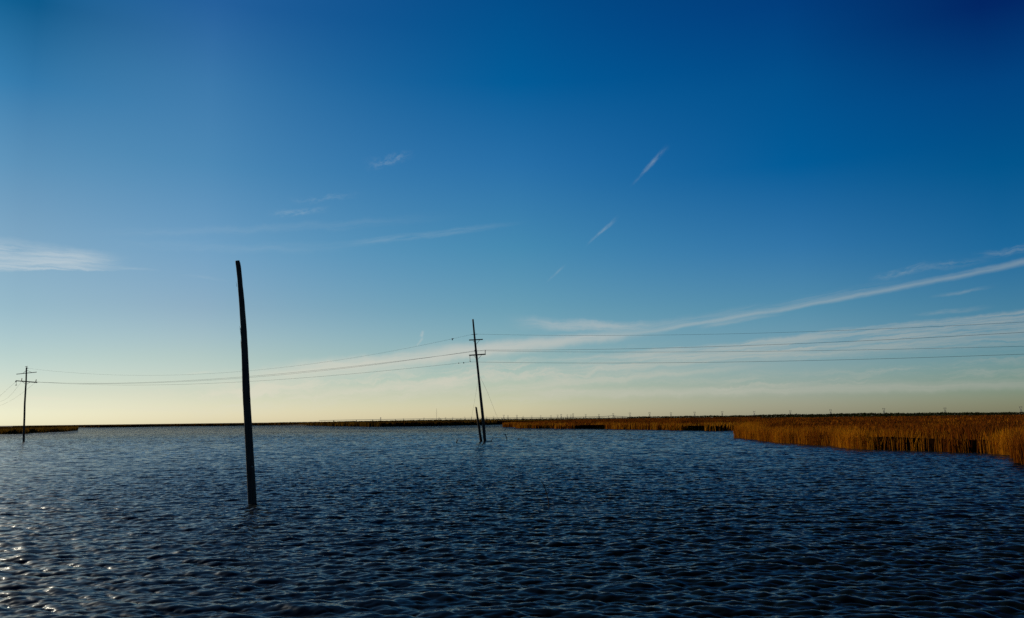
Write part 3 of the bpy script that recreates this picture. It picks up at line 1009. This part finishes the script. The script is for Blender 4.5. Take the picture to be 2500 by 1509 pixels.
wl, on_l = span('power_line', [(1147.7, 883.6), (1046, 894.5), (884, 910.5), (721.8, 924.7), (608, 931), (400, 938.5), (220, 939.8), (54, 929.5)],
                arm(1147.7, 883, Yc - D), arm(54, 930, Yl - .25), 'lowest wire from the hanging insulator on the centre pole to the left pole', .011, deg=3, group=GL)
PR = np.array([72.0, 44.0])
for (pxs, off, lab, r) in [
    ([(1165.2, 815.8), (1300, 818.5), (1600, 818.6), (1965, 809.5), (2111, 804.7), (2500, 786.5)], 0, 'thin topmost wire running from the centre pole to the right edge', .010),
    ([(1184.6, 854.6), (1300, 854.3), (1600, 850.4), (1965, 838.3), (2500, 811.3)], .9, 'second wire from the top running from the centre pole to the right edge', .013),
    ([(1159.2, 856.3), (1300, 857.2), (1600, 859.5), (1965, 857.3), (2500, 844.9)], -.2, 'third wire from the top running from the centre pole to the right edge', .011),
    ([(1147.7, 883.6), (1300, 885.7), (1600, 885.8), (1965, 880.8), (2500, 864.6)], -1.1, 'lowest wire running from the hanging insulator to the right edge', .013)]:
    a2 = at(pxs[0][0], pxs[0][1], Yc - (D if off else 0))[:2]
    span('power_line', pxs, a2, PR + np.array([.5, .8]) * off, lab, r, ext=float(np.hypot(*(PR + np.array([.5, .8]) * off - a2))), group=GR)
PL = np.array([-215.0, 320.0])
for (pxs, off, lab) in [
    ([(40, 931), (26, 943), (13, 955), (0, 966.5)], -.8, 'faint wire dropping left from the end of the lower crossarm'),
    ([(53, 930), (50, 943.5), (36, 955.5), (14, 972), (0, 981)], 0, 'faint wire dropping left from the near insulator of the left pole'),
    ([(88, 932), (78, 941), (50, 963), (20, 981), (0, 990)], .9, 'faint wire dropping left from the right end of the lower crossarm')]:
    a2 = at(pxs[0][0], pxs[0][1], Yl - .25)[:2]
    span('power_line', pxs, a2, PL + np.array([1, .6]) * off, lab, .010, ext=float(np.hypot(*(PL - a2))), group='wires dropping left from the left utility pole')


def damper(on, x, s, hang, label, parent):
    p, t = on(x)
    t = t / np.linalg.norm(t)
    mb = MB()
    v = MB
    mb.tube([p - t * s, p - t * s * .6, p, p + t * s * .6, p + t * s], [.03, .055, .05, .055, .03], 8)
    if hang:
        mb.tube([p, p - np.array([0, 0, hang])], [.03, .06], 6)
    o = mb.build('wire_clamp', M_steel, parent)
    o['label'] = label
    return o


damper(on_t, 1104.7, .15, .17, 'long clamp with a hanging drop', wt)
damper(on_l, 1119.8, .06, 0, 'small round clamp', wl)
damper(on_l, 1132, .06, .1, 'larger clamp next to the pole', wl)

# ------------------------------------------------------------------ things in the water
def stick(pts_px, rads, name, label, Ys=None, cat='stick'):
    g = ground(*pts_px[0])
    mb = MB()
    P = [at(x, y, g[1] + (Ys[i] if Ys else 0)) for i, (x, y) in enumerate(pts_px)]
    P[0] = P[0] - np.array([0, 0, .3])
    mb.tube(P, rads, 7, rough=.08, seed=int(g[1]))
    o = mb.build(name, M_stick, origin=g)
    return tag(o, label, cat), g


stick([(1345, 1240), (1338.5, 1220), (1331.5, 1195), (1325.5, 1181), (1321.5, 1175.5)], [.017, .016, .014, .013, .012], 'stake', 'thin curved stake leaning left in open water right of centre', cat='stake')
o, g = stick([(1113.5, 1082), (1115.5, 1077), (1116.8, 1073.5), (1118.4, 1075)], [.10, .05, .05, .07], 'snag', 'dark crooked snag poking out left of the centre utility pole', cat='snag')
part('branch', M_stick, o, lambda m: m.tube([at(1116.6, 1073.8, g[1]), at(1115, 1072, g[1])], [.03, .02], 5)).parent = o
stick([(1239.2, 1074.8), (1236.6, 1067), (1234, 1061.5), (1232.4, 1060)], [.05, .045, .04, .03], 'snag', 'dark straight snag leaning left beneath the right guy wire', cat='snag')
o, g = stick([(1198.6, 1078.5), (1200.2, 1074.5), (1202, 1071.5), (1204, 1070)], [.05, .045, .035, .02], 'snag', 'forked drift branch just right of the centre utility pole base', cat='snag')
part('branch', M_stick, o, lambda m: m.tube([at(1187, 1077.2, g[1]), at(1193, 1077, g[1]), at(1198.8, 1077, g[1])], [.03, .035, .04], 6))
o, g = stick([(1265, 1073.5), (1264.8, 1071.6), (1265.4, 1070)], [.08, .07, .04], 'snag', 'small dark stump tip with a branch lying along the water', cat='snag')
part('branch', M_stick, o, lambda m: m.tube([at(1265, 1071.6, g[1]), at(1274, 1071.4, g[1])], [.045, .03], 6))
fp = ground(1793.8, 1053.3)
mb = MB()
mb.tube([fp + [0, 0, z] for z in (-.08, -.04, .04, .12, .18, .21)], [.03, .10, .14, .12, .07, .01], 12)
o = tag(mb.build('float', M_float, smooth=True, origin=fp), 'small white float on dark water by the tip of the golden reeds', 'float')
for (x, y, w) in [(958, 1041.2, 6), (1207, 1036.2, 4)]:
    pass

# ------------------------------------------------------------------ far structures
TOW = None


def tower_parts(h):
    """waisted lattice tower: legs pinch at the waist, spread again, and carry a crossbeam"""
    res = []
    wb, ww, wt_ = .17 * h, .045 * h, .15 * h
    zw = .60 * h; zt = .90 * h
    for sx in (-1, 1):
        mb = MB()
        for sy in (-1, 1):
            mb.tube([[sx * wb, sy * wb * .6, -2], [sx * ww, sy * ww, zw]], .48, 4)
            mb.tube([[sx * ww, sy * ww, zw], [sx * wt_, sy * ww * .5, zt]], .36, 4)
        n = 5
        for i in range(n):
            t0, t1 = i / n, (i + 1) / n
            f = lambda t, sy: [sx * (wb + (ww - wb) * t), sy * (wb * .6 + (ww - wb * .6) * t), zw * t]
            mb.tube([f(t0, -1), f(t1, 1)], .12, 3); mb.tube([f(t0, 1), f(t1, -1)], .12, 3)
        res.append(('leg', mb))
    n = 5
    for sy in (-1, 1):
        mb = MB()
        for i in range(n):
            t0, t1 = i / n, (i + 1) / n
            f = lambda t, sx: [sx * (wb + (ww - wb) * t), sy * (wb * .6 + (ww - wb * .6) * t), zw * t]
            mb.tube([f(t0, -1), f(t1, 1)], .10, 3); mb.tube([f(t1, -1), f(t0, 1)], .10, 3)
        res.append(('lattice', mb))
    mb = MB()
    for dz in (0, .045 * h):
        mb.tube([[-.18 * h, 0, zt + dz * .3], [0, 0, zt + dz], [.18 * h, 0, zt + dz * .3]], .30, 4)
    for x in (-.17, -.09, 0, .09, .17):
        mb.tube([[x * h, 0, zt], [x * h, 0, zt - .05 * h]], .16, 4)
    for sx in (-1, 1):
        mb.tube([[sx * wt_, 0, zt], [sx * wt_ * 1.05, 0, h]], .2, 4)
    res.append(('crossbeam', mb))
    return res


def make_tower():
    root = empty('transmission_tower', (0, 0, 0))
    for nme, mb in tower_parts(34.0):
        mb.build(nme, M_tower, root)
    return root


tower_px = [(2491.5, 991.5, 19.5), (2306.8, 994.6, 17.5), (2157.5, 995.7, 17), (2027.6, 999, 14.5), (1929, 1001.5, 13.5), (1841, 1003, 12.5), (1763, 1003.6, 12), (1695.6, 1004.8, 12),
            (1638, 1006.5, 10.5), (1585.6, 1006, 11), (1537.7, 1007, 10.5), (1497, 1008.6, 9.5), (1462, 1010.5, 8.5), (1430, 1011, 8.5), (1399, 1009, 10), (1393.5, 1012, 7),
            (1385, 1012, 7), (1370, 1010.5, 9), (1361.5, 1012, 7.5), (1345, 1013.5, 6.5), (1320, 1014, 6.5), (1298, 1014.5, 6), (1277, 1015.5, 5.5), (1262, 1012.5, 9),
            (1240, 1014, 7), (1230, 1012.5, 9.5), (1205, 1016.2, 5), (1188, 1016.6, 5), (1151, 1017.3, 5), (1135, 1017.6, 5), (1105, 1018, 5), (1088, 1018.4, 5), (1072, 1018.7, 4.5), (1035, 1019.6, 4.5), (985, 1020.6, 4.5)]
landmark = ['rightmost', 'second from the right', 'third from the right', 'fourth from the right', 'fifth from the right', 'sixth from the right', 'seventh from the right',
            'eighth from the right', 'ninth from the right', 'tenth from the right', 'eleventh from the right', 'twelfth from the right', 'thirteenth from the right', 'fourteenth from the right']
ORD = ['first', 'second', 'third', 'fourth', 'fifth', 'sixth', 'seventh', 'eighth', 'ninth', 'tenth', 'eleventh', 'twelfth', 'thirteenth']
proto = None
for i, (x, ytop, hp) in enumerate(tower_px):
    d = 33.0 * F / (hp + 3.5)
    Yd = d
    top = at(x, ytop, Yd)
    base = np.array([top[0], top[1], .3])
    if proto is None:
        proto = make_tower(); root = proto
    else:
        root = proto.copy(); sc.collection.objects.link(root)
        for ch in proto.children:
            cc = ch.copy(); sc.collection.objects.link(cc); cc.parent = root
            cc.matrix_parent_inverse = ch.matrix_parent_inverse
    sc_ = (top[2] - .3) / 34.0
    root.location = base
    root.scale = (sc_, sc_, sc_)
    yaw = math.atan2(top[0], top[1])
    root.rotation_euler = (0, 0, -yaw + math.radians(28 if i % 5 else -20))
    if i < len(landmark):
        lab = 'faint steel lattice transmission tower on the horizon, %s in the row' % landmark[i]
    elif x > 1210:
        lab = 'tiny transmission tower, %s from the left in the crowded cluster right of the centre pole' % ORD[sum(1 for q in tower_px if 1210 < q[0] <= x) - 1]
    else:
        lab = 'barely visible transmission tower near the centre utility pole, %s from the left among the farthest' % ORD[sum(1 for q in tower_px if q[0] <= x) - 1]
    tag(root, lab, 'transmission tower', 'transmission towers along the horizon' if i < len(landmark) else
        ('clustered far transmission towers' if x > 1210 else 'farthest transmission towers'))

# guyed radio mast
dm = 5200.0
tp = at(1066, 997, dm)
mr = empty('radio_mast', (tp[0], tp[1], .3))
tag(mr, 'very thin tall radio mast on the horizon between the poles', 'mast')
part('mast_shaft', M_tower, mr, lambda m: m.tube([(tp[0], tp[1], 0), (tp[0], tp[1], tp[2] * .9), tuple(tp)], [.75, .7, .3], 6))
for k in range(3):
    th = k * 2 * math.pi / 3 + .5
    part('guy_wire', M_wire, mr, lambda m: m.tube([(tp[0], tp[1], tp[2] * .75), (tp[0] + math.cos(th) * tp[2] * .5, tp[1] + math.sin(th) * tp[2] * .5, 0)], .05, 4))

# water tower
dw = 4200.0
tp = at(929.3, 1020.2, dw)
wr = empty('water_tower', (tp[0], tp[1], .3))
tag(wr, 'tiny round water tower on the horizon left of the mast', 'water tower')
rr = 2.6
part('tank', M_tower, wr, lambda m: m.tube([tp + [0, 0, z * rr] for z in (-1.0, -.75, -.2, .3, .8, 1.0)], [rr * k for k in (.2, .75, 1.1, 1.05, .6, .08)], 14))
for sx, sy in ((-1, -1), (1, -1), (1, 1), (-1, 1)):
    part('leg', M_tower, wr, lambda m: m.tube([tp + [sx * 1.5, sy * 1.5, -1.5], np.array([tp[0] + sx * 2.2, tp[1] + sy * 2.2, -1])], .35, 5))

# long low causeway bridge
by = 3800.0
br = empty('causeway_bridge', tuple(at(1200, 1019, by) * [1, 1, 0] + [0, 0, .3]))
tag(br, 'long low pale causeway bridge on the horizon behind the marsh', 'bridge')
path = [(780, 1026.8), (850, 1025.4), (930, 1024.2), (1000, 1023.0), (1100, 1021.6), (1200, 1020.4), (1300, 1019.4), (1400, 1018.4), (1450, 1017.6), (1478, 1016.6), (1494, 1015.2), (1508, 1016.4), (1530, 1017.4)]
P3 = [at(x, y, by) for x, y in path]
for p in P3:
    p[2] = max(p[2], 5.0)
part('deck', M_conc, br, lambda m: [m.bar(a, b, 12, 1.7) for a, b in zip(P3[:-1], P3[1:])])
for a, b in zip(P3[:-1], P3[1:]):
    k = max(1, int(np.hypot(*(b - a)[:2]) / 70))
    for i in range(k):
        q = a + (b - a) * (i + .5) / k
        part('pier', M_conc, br, lambda m: m.bar(np.array([q[0], q[1], -1]), np.array([q[0], q[1], q[2] - .86]), 1.6, 8, up=(0, 1, 0)))
